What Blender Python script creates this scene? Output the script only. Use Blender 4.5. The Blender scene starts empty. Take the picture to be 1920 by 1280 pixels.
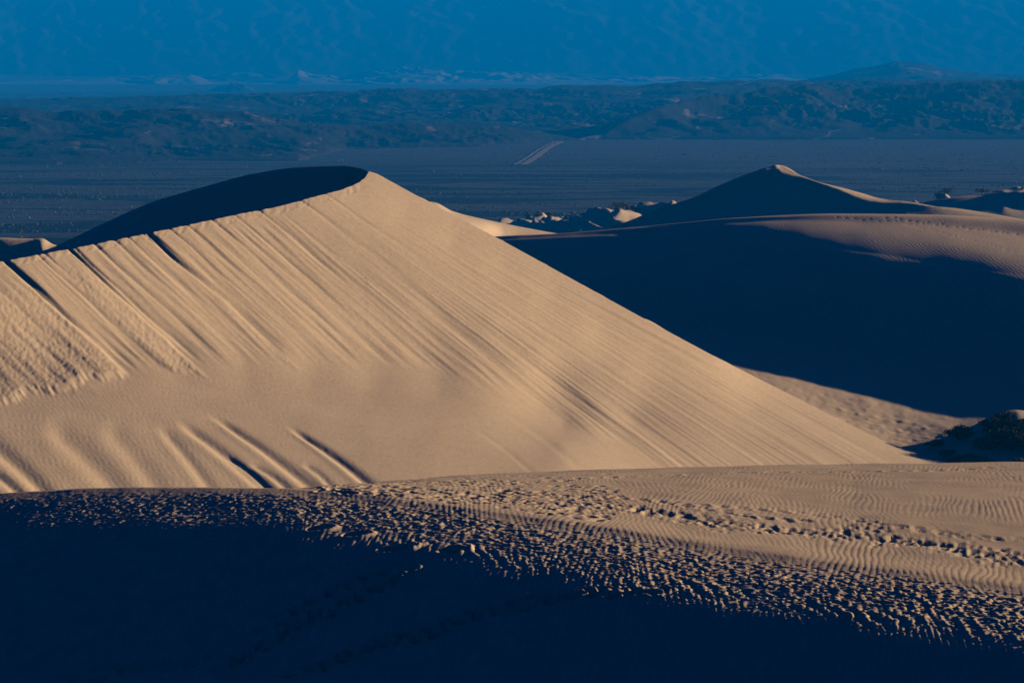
import bpy, math
import numpy as np
from math import radians, sin, cos, tan, atan, pi

# ------------------------------------------------------------------ camera
CAMZ = 60.0
FPX = 5333.33                       # 100 mm lens on a 1920 px wide frame
PITCH = atan(580.0 / FPX)
scene = bpy.context.scene
cam_data = bpy.data.cameras.new('camera')
cam_data.lens = 100.0
cam_data.sensor_width = 36.0
cam_data.clip_start = 0.5
cam_data.clip_end = 60000.0
cam = bpy.data.objects.new('camera', cam_data)
cam.location = (0, 0, CAMZ)
cam.rotation_euler = (pi / 2 - PITCH, 0, 0)
scene.collection.objects.link(cam)
scene.camera = cam

# ------------------------------------------------------------------ light
SUN_EL = radians(11.0)
SUN_AZ = radians(72.0)              # clockwise from +Y (the viewing direction)
world = bpy.data.worlds.new('World')
scene.world = world
world.use_nodes = True
wn = world.node_tree
wn.nodes.clear()
sky = wn.nodes.new('ShaderNodeTexSky')
sky.sky_type = 'NISHITA'
sky.sun_disc = False
sky.sun_elevation = SUN_EL
sky.sun_rotation = SUN_AZ
sky.air_density = 1.0
sky.dust_density = 0.0
sky.ozone_density = 6.0
tint = wn.nodes.new('ShaderNodeMix')
tint.data_type = 'RGBA'
tint.blend_type = 'MULTIPLY'
tint.inputs[0].default_value = 1.0
tint.inputs[7].default_value = (0.02, 0.26, 0.62, 1)      # the deep blue cast of the whole evening sky
bg = wn.nodes.new('ShaderNodeBackground')
bg.inputs[1].default_value = 0.05
wo = wn.nodes.new('ShaderNodeOutputWorld')
wn.links.new(sky.outputs[0], tint.inputs[6])
wn.links.new(tint.outputs[2], bg.inputs[0])
wn.links.new(bg.outputs[0], wo.inputs[0])

sun_data = bpy.data.lights.new('sun', 'SUN')
sun_data.energy = 5.0
sun_data.angle = radians(0.5)
sun_data.color = (1.0, 0.75, 0.47)
sun = bpy.data.objects.new('sun', sun_data)
sdir = (sin(SUN_AZ) * cos(SUN_EL), cos(SUN_AZ) * cos(SUN_EL), sin(SUN_EL))
from mathutils import Vector
sun.rotation_euler = Vector(sdir).to_track_quat('Z', 'Y').to_euler()
sun.location = (300, 100, 200)
scene.collection.objects.link(sun)

vs = scene.view_settings
vs.view_transform = 'Standard'
vs.look = 'None'
vs.gamma = 1.0
vs.exposure = 0.95
vs.use_curve_mapping = False
scene.cycles.volume_bounces = 0
scene.cycles.max_bounces = 5
scene.cycles.diffuse_bounces = 0
scene.cycles.use_denoising = True

HAZE_DENSITY = 0.00027
HAZE_COLOR = (0.0, 0.31, 1.0, 1)

# ------------------------------------------------------------------ helpers
rng = np.random.default_rng(7)

def ray(px, py):
    """direction of sight through a photograph pixel, as x and -z per metre of y"""
    a = (np.asarray(px, float) - 960.0) / FPX
    b = -(np.asarray(py, float) - 640.0) / FPX
    y = cos(PITCH) + b * sin(PITCH)
    z = -sin(PITCH) + b * cos(PITCH)
    return a / y, -z / y

def world_at(px, py, D):
    mx, t = ray(px, py)
    return mx * D, np.asarray(D, float) + 0 * mx, CAMZ - t * D

def d_for_z(px, py, z):
    mx, t = ray(px, py)
    return (CAMZ - z) / t

SLOPE = 0.0105                      # the valley floor sinks gently away from the dunes
def plain_z(y):
    return -SLOPE * np.clip(np.asarray(y, float) - 842.0, 0, 6600)

def d_on_plain(px, py):
    mx, t = ray(px, py)
    return np.where(t > CAMZ / 842.0, CAMZ / t, (CAMZ - SLOPE * 842.0) / (t - SLOPE))

def _h(ix, iy, seed):
    h = (ix.astype(np.int64) * 374761393 + iy.astype(np.int64) * 668265263 + seed * 1442695041) & 0xFFFFFFFF
    h = ((h ^ (h >> 13)) * 1274126177) & 0xFFFFFFFF
    h = (h ^ (h >> 16)) & 0xFFFFFFFF
    return h.astype(np.float64) / 4294967295.0

def perlin(x, y, seed=0):
    x = np.asarray(x, float); y = np.asarray(y, float)
    x, y = np.broadcast_arrays(x, y)
    ix = np.floor(x); iy = np.floor(y)
    fx = x - ix; fy = y - iy
    ix = ix.astype(np.int64); iy = iy.astype(np.int64)
    ux = fx * fx * fx * (fx * (fx * 6 - 15) + 10)
    uy = fy * fy * fy * (fy * (fy * 6 - 15) + 10)
    def g(ax, ay, dx, dy):
        a = _h(ax, ay, seed) * 2 * pi
        return np.cos(a) * dx + np.sin(a) * dy
    n00 = g(ix, iy, fx, fy); n10 = g(ix + 1, iy, fx - 1, fy)
    n01 = g(ix, iy + 1, fx, fy - 1); n11 = g(ix + 1, iy + 1, fx - 1, fy - 1)
    a = n00 + ux * (n10 - n00); b = n01 + ux * (n11 - n01)
    return (a + uy * (b - a)) * 1.4

def fbm(x, y, octv=4, seed=0, gain=0.5, lac=2.03):
    s = 0; a = 1; f = 1
    for i in range(octv):
        s = s + a * perlin(x * f, y * f, seed + i * 17)
        a *= gain; f *= lac
    return s

def ridged(x, y, octv=5, seed=0, gain=0.5, lac=2.07):
    s = 0; a = 1; f = 1; w = 1; tot = 0
    for i in range(octv):
        n = 1 - np.abs(perlin(x * f + 5.3 * i, y * f, seed + i * 31))
        n = n * n * w
        s = s + a * n; tot += a
        w = np.clip(n * 1.6, 0, 1)
        a *= gain; f *= lac
    return s / tot

def sstep(a, b, x):
    t = np.clip((x - a) / (b - a), 0, 1)
    return t * t * (3 - 2 * t)

def pchip(xk, yk, x):
    xk = np.asarray(xk, float); yk = np.asarray(yk, float)
    if len(xk) == 2:
        return np.interp(x, xk, yk)
    h = np.diff(xk); d = np.diff(yk) / h
    m = np.zeros_like(yk)
    m[0] = d[0]; m[-1] = d[-1]
    for i in range(1, len(xk) - 1):
        if d[i - 1] * d[i] > 0:
            w1 = 2 * h[i] + h[i - 1]; w2 = h[i] + 2 * h[i - 1]
            m[i] = (w1 + w2) / (w1 / d[i - 1] + w2 / d[i])
    i = np.clip(np.searchsorted(xk, x) - 1, 0, len(h) - 1)
    t = np.clip((x - xk[i]) / h[i], 0, 1)
    h00 = 2 * t**3 - 3 * t**2 + 1; h10 = t**3 - 2 * t**2 + t
    h01 = -2 * t**3 + 3 * t**2; h11 = t**3 - t**2
    return h00 * yk[i] + h10 * h[i] * m[i] + h01 * yk[i + 1] + h11 * h[i] * m[i + 1]

def smooth_cols(A, sigma, rows):
    k = np.arange(-int(3 * sigma), int(3 * sigma) + 1); g = np.exp(-(k / sigma) ** 2 / 2); g /= g.sum()
    n = len(k) // 2
    B = np.pad(A, ((0, 0), (n, n)), mode='edge')
    S = np.stack([np.convolve(B[i], g, mode='valid') for i in range(A.shape[0])])
    w = rows[:, None]
    return A * (1 - w) + S * w

GRIDS = {}
def keep_grid(key, X, Y, Z):
    # remember where the ground lies so that plants can be set on it
    h = Z - CAMZ
    cy = Y * cos(PITCH) - h * sin(PITCH); cz = Y * sin(PITCH) + h * cos(PITCH)
    GRIDS[key] = (960 + FPX * X / cy, 640 - FPX * cz / cy, X, Y, Z)

def ground_at(key, px, py):
    P, Q, X, Y, Z = GRIDS[key]
    e = np.hypot(P - px, Q - py)
    near = np.where(e < e.min() + 1.5, Y, 1e9)
    i = np.unravel_index(np.argmin(near), near.shape)
    return float(X[i]), float(Y[i]), float(Z[i])

def mesh_grid(name, X, Y, Z, mat, parent=None):
    n, m = X.shape
    co = np.stack([X, Y, Z], -1).reshape(-1, 3).astype(np.float32)
    idx = np.arange(n * m).reshape(n, m)
    q = np.stack([idx[:-1, :-1], idx[:-1, 1:], idx[1:, 1:], idx[1:, :-1]], -1).reshape(-1, 4)
    # make every face look up
    a = co[q[len(q) // 2][1]] - co[q[len(q) // 2][0]]; b = co[q[len(q) // 2][3]] - co[q[len(q) // 2][0]]
    if a[0] * b[1] - a[1] * b[0] < 0:
        q = q[:, ::-1]
    return mesh_raw(name, co, q, mat, parent)

def mesh_raw(name, co, q, mat, parent=None, smooth=True):
    q = np.ascontiguousarray(q, dtype=np.int32)
    k = q.shape[1]
    me = bpy.data.meshes.new(name)
    me.vertices.add(len(co)); me.vertices.foreach_set('co', np.ascontiguousarray(co, dtype=np.float32).ravel())
    me.loops.add(q.size); me.loops.foreach_set('vertex_index', q.ravel())
    me.polygons.add(len(q))
    me.polygons.foreach_set('loop_start', np.arange(0, q.size, k, dtype=np.int32))
    me.polygons.foreach_set('use_smooth', np.full(len(q), smooth))
    me.update(calc_edges=True)
    me.materials.append(mat)
    ob = bpy.data.objects.new(name, me)
    scene.collection.objects.link(ob)
    if parent: ob.parent = parent
    return ob

def tag(o, label=None, cat=None, group=None, kind=None):
    if label: o['label'] = label
    if cat: o['category'] = cat
    if group: o['group'] = group
    if kind: o['kind'] = kind
    return o

def loft(rows, subs, cols):
    """rows of (px, py, D) control points -> grid of px, py, D; cubic along the rows and across them"""
    R = []
    for r in rows:
        r = np.asarray(r, float)
        R.append((pchip(r[:, 0], r[:, 1], cols), pchip(r[:, 0], np.log(r[:, 2]), cols)))
    PY = np.array([a for a, b in R]); LD = np.array([b for a, b in R])
    vk = np.arange(len(rows), dtype=float)
    v = np.concatenate([np.linspace(i, i + 1, subs[i], endpoint=False) for i in range(len(subs))] + [[len(subs)]])
    def across(K):
        d = np.diff(K, axis=0)
        m = np.zeros_like(K); m[0] = d[0]; m[-1] = d[-1]
        # harmonic means keep the profile from overshooting between rows
        a, b = d[:-1], d[1:]
        with np.errstate(divide='ignore', invalid='ignore'):
            hm = np.where(a * b > 0, 2 * a * b / (a + b), 0)
        m[1:-1] = hm
        i = np.clip(v.astype(int), 0, len(rows) - 2)
        t = (v - i)[:, None]
        return (2 * t**3 - 3 * t**2 + 1) * K[i] + (t**3 - 2 * t**2 + t) * m[i] + (-2 * t**3 + 3 * t**2) * K[i + 1] + (t**3 - t**2) * m[i + 1]
    PYg = across(PY); Dg = np.exp(across(LD))
    PXg = np.broadcast_to(cols, PYg.shape)
    return PXg, PYg, Dg, v

def thin_plate(px, py, val, PX, PY):
    # smooth surface through scattered heights; inverse distance keeps flat ground flat
    n = len(px); sc_ = 400.0
    a = np.asarray(px, float) / sc_; b = np.asarray(py, float) / sc_
    def U(r2): return r2 * np.log(r2 + 1e-12)
    K = U((a[:, None] - a[None]) ** 2 + (b[:, None] - b[None]) ** 2) + 0.12 * np.eye(n)
    P = np.column_stack([np.ones(n), a, b])
    A = np.block([[K, P], [P.T, np.zeros((3, 3))]])
    w = np.linalg.solve(A, np.concatenate([val, np.zeros(3)]))
    X_ = PX / sc_; Y_ = PY / sc_
    out = w[n] + w[n + 1] * X_ + w[n + 2] * Y_
    for i in range(n):
        out = out + w[i] * U((X_ - a[i]) ** 2 + (Y_ - b[i]) ** 2)
    return out

# ------------------------------------------------------------------ materials
def new_mat(name):
    m = bpy.data.materials.new(name); m.use_nodes = True
    nt = m.node_tree; nt.nodes.clear()
    out = nt.nodes.new('ShaderNodeOutputMaterial')
    bs = nt.nodes.new('ShaderNodeBsdfPrincipled')
    bs.inputs['Roughness'].default_value = 0.95
    bs.inputs['Specular IOR Level'].default_value = 0.05
    nt.links.new(bs.outputs[0], out.inputs[0])
    return m, nt, bs

def nd(nt, t, **kw):
    n = nt.nodes.new(t)
    for k, v in kw.items(): setattr(n, k, v)
    return n

def noise_node(nt, vec, scale, detail=4, rough=0.55, dist=0.0, stretch=None):
    mp = nd(nt, 'ShaderNodeMapping')
    mp.inputs['Scale'].default_value = stretch or (1, 1, 1)
    nt.links.new(vec, mp.inputs[0])
    n = nd(nt, 'ShaderNodeTexNoise')
    n.inputs['Scale'].default_value = scale; n.inputs['Detail'].default_value = detail
    n.inputs['Roughness'].default_value = rough; n.inputs['Distortion'].default_value = dist
    nt.links.new(mp.outputs[0], n.inputs['Vector'])
    return n.outputs[0]

def ramp(nt, fac, stops):
    r = nd(nt, 'ShaderNodeValToRGB')
    e = r.color_ramp.elements
    while len(e) < len(stops): e.new(0.5)
    for i, (p, c) in enumerate(stops):
        e[i].position = p; e[i].color = (*c, 1)
    nt.links.new(fac, r.inputs[0])
    return r.outputs[0]

def mixc(nt, fac, a, b, mode='MIX'):
    m = nd(nt, 'ShaderNodeMix', data_type='RGBA', blend_type=mode)
    if hasattr(fac, 'links'): nt.links.new(fac, m.inputs[0])
    else: m.inputs[0].default_value = fac
    for k, c in ((6, a), (7, b)):
        if hasattr(c, 'links'): nt.links.new(c, m.inputs[k])
        else: m.inputs[k].default_value = (*c, 1)
    return m.outputs[2]

def bump(nt, h, strength, dist, prev=None):
    b = nd(nt, 'ShaderNodeBump')
    b.inputs['Strength'].default_value = strength; b.inputs['Distance'].default_value = dist
    nt.links.new(h, b.inputs['Height'])
    if prev is not None: nt.links.new(prev, b.inputs['Normal'])
    return b.outputs[0]

SAND_A, SAND_B = (0.44, 0.345, 0.245), (0.50, 0.40, 0.29)

def sand_material(name, ripple=0.0, wavelength=0.4, angle=0.0, grain=0.02, grain_scale=8.0, a=SAND_A, b=SAND_B):
    m, nt, bs = new_mat(name)
    pos = nd(nt, 'ShaderNodeNewGeometry').outputs['Position']
    big = noise_node(nt, pos, 0.12, 4)
    fine = noise_node(nt, pos, 2.2, 6, 0.7)
    col = ramp(nt, big, [(0.3, a), (0.7, b)])
    col = mixc(nt, 0.5, col, ramp(nt, fine, [(0.3, tuple(c * 0.86 for c in a)), (0.7, tuple(min(1, c * 1.08) for c in b))]))
    nt.links.new(col, bs.inputs['Base Color'])
    nrm = bump(nt, noise_node(nt, pos, grain_scale, 5, 0.7), 1.0, grain)
    if ripple > 0:
        w = nd(nt, 'ShaderNodeTexWave', wave_type='BANDS', bands_direction='X', wave_profile='SIN')
        mp = nd(nt, 'ShaderNodeMapping'); mp.inputs['Rotation'].default_value = (0, 0, angle)
        nt.links.new(pos, mp.inputs[0]); 
        # crests wander
        wob = nd(nt, 'ShaderNodeTexNoise'); wob.inputs['Scale'].default_value = 0.35; wob.inputs['Detail'].default_value = 3
        nt.links.new(pos, wob.inputs['Vector'])
        vm = nd(nt, 'ShaderNodeVectorMath', operation='MULTIPLY_ADD')
        vm.inputs[1].default_value = (wavelength * 3.0,) * 3
        nt.links.new(wob.outputs['Color'], vm.inputs[0]); nt.links.new(mp.outputs[0], vm.inputs[2])
        nt.links.new(vm.outputs[0], w.inputs['Vector'])
        w.inputs['Scale'].default_value = 2 * pi / (20 * wavelength)
        w.inputs['Distortion'].default_value = 0.8; w.inputs['Detail'].default_value = 1.5
        w.inputs['Detail Scale'].default_value = 1.0
        mask = ramp(nt, noise_node(nt, pos, 0.15, 3), [(0.3, (0.5,) * 3), (0.6, (1,) * 3)])
        # ripples only on the wind-swept crest, not in the sheltered hollow
        sp = nd(nt, 'ShaderNodeSeparateXYZ'); nt.links.new(pos, sp.inputs[0])
        zr = nd(nt, 'ShaderNodeMapRange'); zr.inputs['From Min'].default_value = 32.0; zr.inputs['From Max'].default_value = 37.5
        nt.links.new(sp.outputs[2], zr.inputs[0])
        h0 = nd(nt, 'ShaderNodeMath', operation='MULTIPLY')
        nt.links.new(w.outputs[1], h0.inputs[0]); nt.links.new(mask, h0.inputs[1])
        hh = nd(nt, 'ShaderNodeMath', operation='MULTIPLY')
        nt.links.new(h0.outputs[0], hh.inputs[0]); nt.links.new(zr.outputs[0], hh.inputs[1])
        nrm = bump(nt, hh.outputs[0], 1.0, ripple, nrm)
    nt.links.new(nrm, bs.inputs['Normal'])
    return m

M_fg = sand_material('foreground sand', grain=0.006, grain_scale=14)
M_main = sand_material('bright dune sand', ripple=0.0, grain=0.03, grain_scale=3.0)
M_mid = sand_material('rippled dune sand', ripple=0.008, wavelength=0.40, angle=radians(-12), grain=0.02, grain_scale=3)
M_far = sand_material('distant dune sand', grain=0.05, grain_scale=1.0)

# ================================================================== FOREGROUND DUNE
def build_foreground():
    cols = np.linspace(-160, 2080, 1080)
    sil = np.array([(-200, 934), (0, 925), (100, 919), (200, 915), (400, 913), (550, 915), (640, 909), (700, 905), (800, 897), (900, 890), (1050, 883), (1200, 878), (1600, 870), (1920, 866), (2150, 862)], float)
    rid = np.array([(-200, 936), (0, 927), (100, 921), (200, 917), (400, 915), (550, 917.5), (640, 926), (760, 940), (1000, 972), (1400, 1035), (1700, 1075), (1920, 1105), (2150, 1138)], float)
    ps = pchip(sil[:, 0], sil[:, 1], cols); pr = pchip(rid[:, 0], rid[:, 1], cols)
    # the near flank is a slope that falls to the left and towards the camera
    LIFT, SPAN = 2.1, 140.0
    def plane_d(px, py):
        mx, t = ray(px, py)
        # 60 - t D = CAMZ - 26.4 + .25 mx D + .30 D
        return 26.4 / (t + 0.25 * mx + 0.30)
    dr = plane_d(cols, pr) + LIFT
    ds = dr + np.interp(cols, [-200, 0, 550, 700, 900, 1200, 1600, 2150], [0.3, 0.3, 0.4, 6, 16, 24, 31, 35])
    rows_py, rows_d = [], []
    # hidden back slope that falls away behind the skyline
    for k in np.linspace(1, 0.04, 24):
        rows_py.append(ps + 170 * k ** 1.5); rows_d.append(ds * (1 + 0.55 * k))
    # lit back side
    for tau in np.linspace(1, 0, 190, endpoint=False):
        w = (1 - tau) ** (1 / 0.38)
        rows_py.append(ps + (pr - ps) * w); rows_d.append(dr + (ds - dr) * tau)
    # flank
    o = np.concatenate([np.linspace(0, 150, 230, endpoint=False), np.linspace(150, 520, 110, endpoint=False), np.linspace(520, 1700, 14)])
    for q in o:
        d = plane_d(cols, pr + q) + LIFT * max(0, 1 - q / SPAN) ** 2
        rows_py.append(pr + q); rows_d.append(d)
    PY = np.array(rows_py); D = np.array(rows_d); PX = np.broadcast_to(cols, PY.shape)
    X, Y, Z = world_at(PX, PY, D)
    off = PY - pr                                        # rows below the ridge line: positive on the shaded flank
    ox = np.broadcast_to(np.maximum(0, 0), PY.shape)
    # ---- wind ripples, crests running away from the camera
    ang = radians(-8)
    u = X * cos(ang) + Y * sin(ang) + 0.16 * fbm(X * 0.5, Y * 0.16, 3, 5) + 0.06 * fbm(X * 1.7, Y * 0.6, 2, 9)
    lam = 0.130 * (1 + 0.0 * X)
    u2 = X * cos(radians(3)) + Y * sin(radians(3)) * .7 + 0.14 * fbm(X * 0.5, Y * 0.16, 3, 5) + 0.05 * fbm(X * 1.4, Y * 0.5, 2, 19)
    pa = sstep(-.45, .45, fbm(X * .55, Y * .22, 2, 23))
    rip = pa * np.sin(2 * pi * u / lam) + (1 - pa) * np.sin(2 * pi * u2 / (lam * .9)) + 0.25 * np.sin(4 * pi * u / lam + 1.2)
    ripm = 0.5 + 0.6 * sstep(-0.5, 0.6, fbm(X * 0.35, Y * 0.14, 3, 21))
    flank = sstep(40, 100, off)
    Z = Z + (0.0030 + 0.0065 * flank) * rip * ripm * sstep(300, 900, PX + 2 * off) * sstep(420, 200, off)
    # long low undulation of the crest
    # ---- footprints stamped on a raster
    x0, y0, rs = -16.0, 42.0, 0.03
    nx, ny = int(34 / rs), int(58 / rs)
    H = np.zeros((ny, nx), np.float32)
    g = np.random.default_rng(11)
    def stamp(cx, cy, a, L, W, dep, rim):
        r = int(max(L, W) * 2.6 / rs)
        i = int((cy - y0) / rs); j = int((cx - x0) / rs)
        i0, i1, j0, j1 = max(0, i - r), min(ny, i + r), max(0, j - r), min(nx, j + r)
        if i0 >= i1 or j0 >= j1: return
        yy = (np.arange(i0, i1) * rs + y0 - cy)[:, None]; xx = (np.arange(j0, j1) * rs + x0 - cx)[None]
        p = (xx * cos(a) + yy * sin(a)) / L; q = (-xx * sin(a) + yy * cos(a)) / W
        rr = p * p + q * q
        H[i0:i1, j0:j1] += (-dep * np.exp(-rr ** 1.5 * 1.2) + rim * np.exp(-(np.sqrt(rr) - 1.45) ** 2 * 7)).astype(np.float32)
    def at_pix(px, o_):
        """point on the undisturbed surface, o_ pixels under the ridge"""
        prr = np.interp(px, cols, pr)
        if o_ >= 0:
            d = plane_d(px, prr + o_) + LIFT * max(0, 1 - o_ / SPAN) ** 2
        else:
            pss = np.interp(px, cols, ps); w = np.clip((prr + o_ - pss) / max(prr - pss, 1e-3), 0, 1)
            dd = np.interp(px, cols, dr); de = np.interp(px, cols, ds)
            d = dd + (de - dd) * (1 - w ** 0.38)
        mx, t = ray(px, prr + o_)
        return float(mx * d), float(d)
    # trampled strip just below the ridge
    for k in range(11500):
        px = g.uniform(-160, 2080)
        o_ = abs(g.normal(0, 1)) * 26 + g.uniform(2, 40) * (1 if g.random() < .7 else 1.8)
        o_ = 6 + o_ * (0.70 + 0.12 * sin(px / 160.0) + (0.3 if px > 900 else 0))
        x, y = at_pix(px, o_)
        stamp(x, y, g.uniform(-.6, .6), g.uniform(.06, .12), g.uniform(.028, .055), g.uniform(.005, .019) * (1.6 if g.random() < .15 else 1), g.uniform(.001, .005))
    # the second trail on the sunlit side, plus stragglers towards its left end
    for k in range(1200):
        px = g.uniform(760, 2080)
        c = np.interp(px, [760, 1000, 1400, 1920, 2080], [-22, -35, -52, -62, -64])
        o_ = c + 4 * sin(px / 70.0) + g.normal(0, 1) * (6 + 5 * (px < 1100)) * (1 + .5 * sin(px / 41.0))
        x, y = at_pix(px, o_)
        stamp(x, y, g.uniform(-.5, .5), g.uniform(.08, .14), g.uniform(.05, .09), g.uniform(.012, .040), g.uniform(.001, .006))
    for k in range(260):
        px = g.uniform(600, 1150); pss = np.interp(px, cols, ps); prr = np.interp(px, cols, pr)
        o_ = -(prr - pss) * g.uniform(0.1, 0.95)
        x, y = at_pix(px, o_)
        stamp(x, y, g.uniform(0, pi), g.uniform(.11, .17), g.uniform(.07, .12), g.uniform(.03, .06), g.uniform(.004, .012))
    def trail(p0, p1, n, dep, mode='o'):
        for k in range(n):
            f = k / (n - 1)
            px = p0[0] + (p1[0] - p0[0]) * f; py = p0[1] + (p1[1] - p0[1]) * f + 4 * sin(f * 9)
            x, y = at_pix(px, py - float(np.interp(px, cols, pr)))
            side = 0.10 if k % 2 else -0.10
            stamp(x + side * .5 + g.normal(0, .04), y + side + g.normal(0, .05), g.uniform(-.4, .4), .16, .09, dep, dep * .3)
    trail((880, 905), (1500, 975), 34, .05)
    trail((1100, 920), (1900, 1010), 44, .035)
    trail((600, 915), (1900, 872), 46, .05)
    # trails climbing the shaded flank
    trail((420, 1250), (760, 1075), 24, .16); trail((470, 1225), (700, 1110), 18, .17); trail((560, 1260), (860, 1170), 22, .17)
    trail((500, 1170), (740, 1060), 16, .13); trail((960, 1130), (1250, 1105), 16, .12); trail((780, 1190), (960, 1130), 10, .14)
    trail((160, 1260), (380, 1240), 12, .1)
    for px, o_, L in ((745, 92, .30), (600, 72, .22), (668, 75, .22), (850, 84, .24)):
        x, y = at_pix(px, o_); stamp(x, y, 0.1, L, .14, .13, .07)
    fx = np.clip((X - x0) / rs, 0, nx - 1.01); fy = np.clip((Y - y0) / rs, 0, ny - 1.01)
    i = fy.astype(int); j = fx.astype(int); a = fx - j; b = fy - i
    Hs = (H[i, j] * (1 - a) * (1 - b) + H[i, j + 1] * a * (1 - b) + H[i + 1, j] * (1 - a) * b + H[i + 1, j + 1] * a * b)
    fade = ((fx > 1) & (fx < nx - 2) & (fy > 1) & (fy < ny - 2))
    Z = Z + np.clip(Hs, -.22, .12) * fade
    # churned lumps in the trampled strip
    strip = np.exp(-((off - 42) / 34.0) ** 2)
    Z = Z + strip * 0.010 * fbm(X * 7.0, Y * 3.4, 4, 31, gain=.6)
    Z = Z + 0.045 * np.exp(-((off + 5) / np.where(off < -5, 16.0, 11.0)) ** 2) * sstep(520, 700, PX)
    # fingers of drifted sand at the lower edge of the strip
    edge = np.exp(-((off - 88 - 14 * fbm(X * .35, X * 0, 2, 77)) / 16.0) ** 2) * sstep(500, 1000, PX)
    uf = X * 1.0 + Y * 0.22 + 0.12 * fbm(X * 1.2, Y * 1.2, 3, 41)
    Z = Z + edge * 0.030 * (np.sin(2 * pi * uf / 0.27) * (0.5 + 0.5 * fbm(X * .9, Y * .5, 2, 43)))
    Z = Z + 0.03 * fbm(X * .35, Y * .35, 3, 51)
    ob = mesh_grid('sand_dune', X, Y, Z, M_fg)
    tag(ob, 'foreground dune with footprints along its ridge, near flank in deep blue shadow', 'dune', kind='structure')

build_foreground()

# ================================================================== MAIN DUNE
BR = np.array([(-260, 548), (-100, 514), (0, 491), (20, 487), (140, 465), (300, 433), (440, 403), (520, 388), (600, 366), (640, 356), (670, 344), (684, 334), (692, 321),
               (720, 333), (800, 377), (940, 450), (1100, 538), (1200, 593), (1340, 668), (1550, 774), (1650, 823), (1750, 862), (1850, 880), (2000, 895), (2200, 905)], float)
BD = [(-260, 178), (0, 189), (300, 203), (560, 217), (640, 222), (692, 228), (940, 226), (1200, 222.5), (1340, 220), (1550, 214), (1750, 207), (2000, 199), (2200, 194)]
TOE = [(-260, 760), (0, 726), (230, 700), (390, 686), (560, 682), (800, 695), (900, 730), (1200, 860), (1400, 1000), (2300, 1000)]

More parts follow.
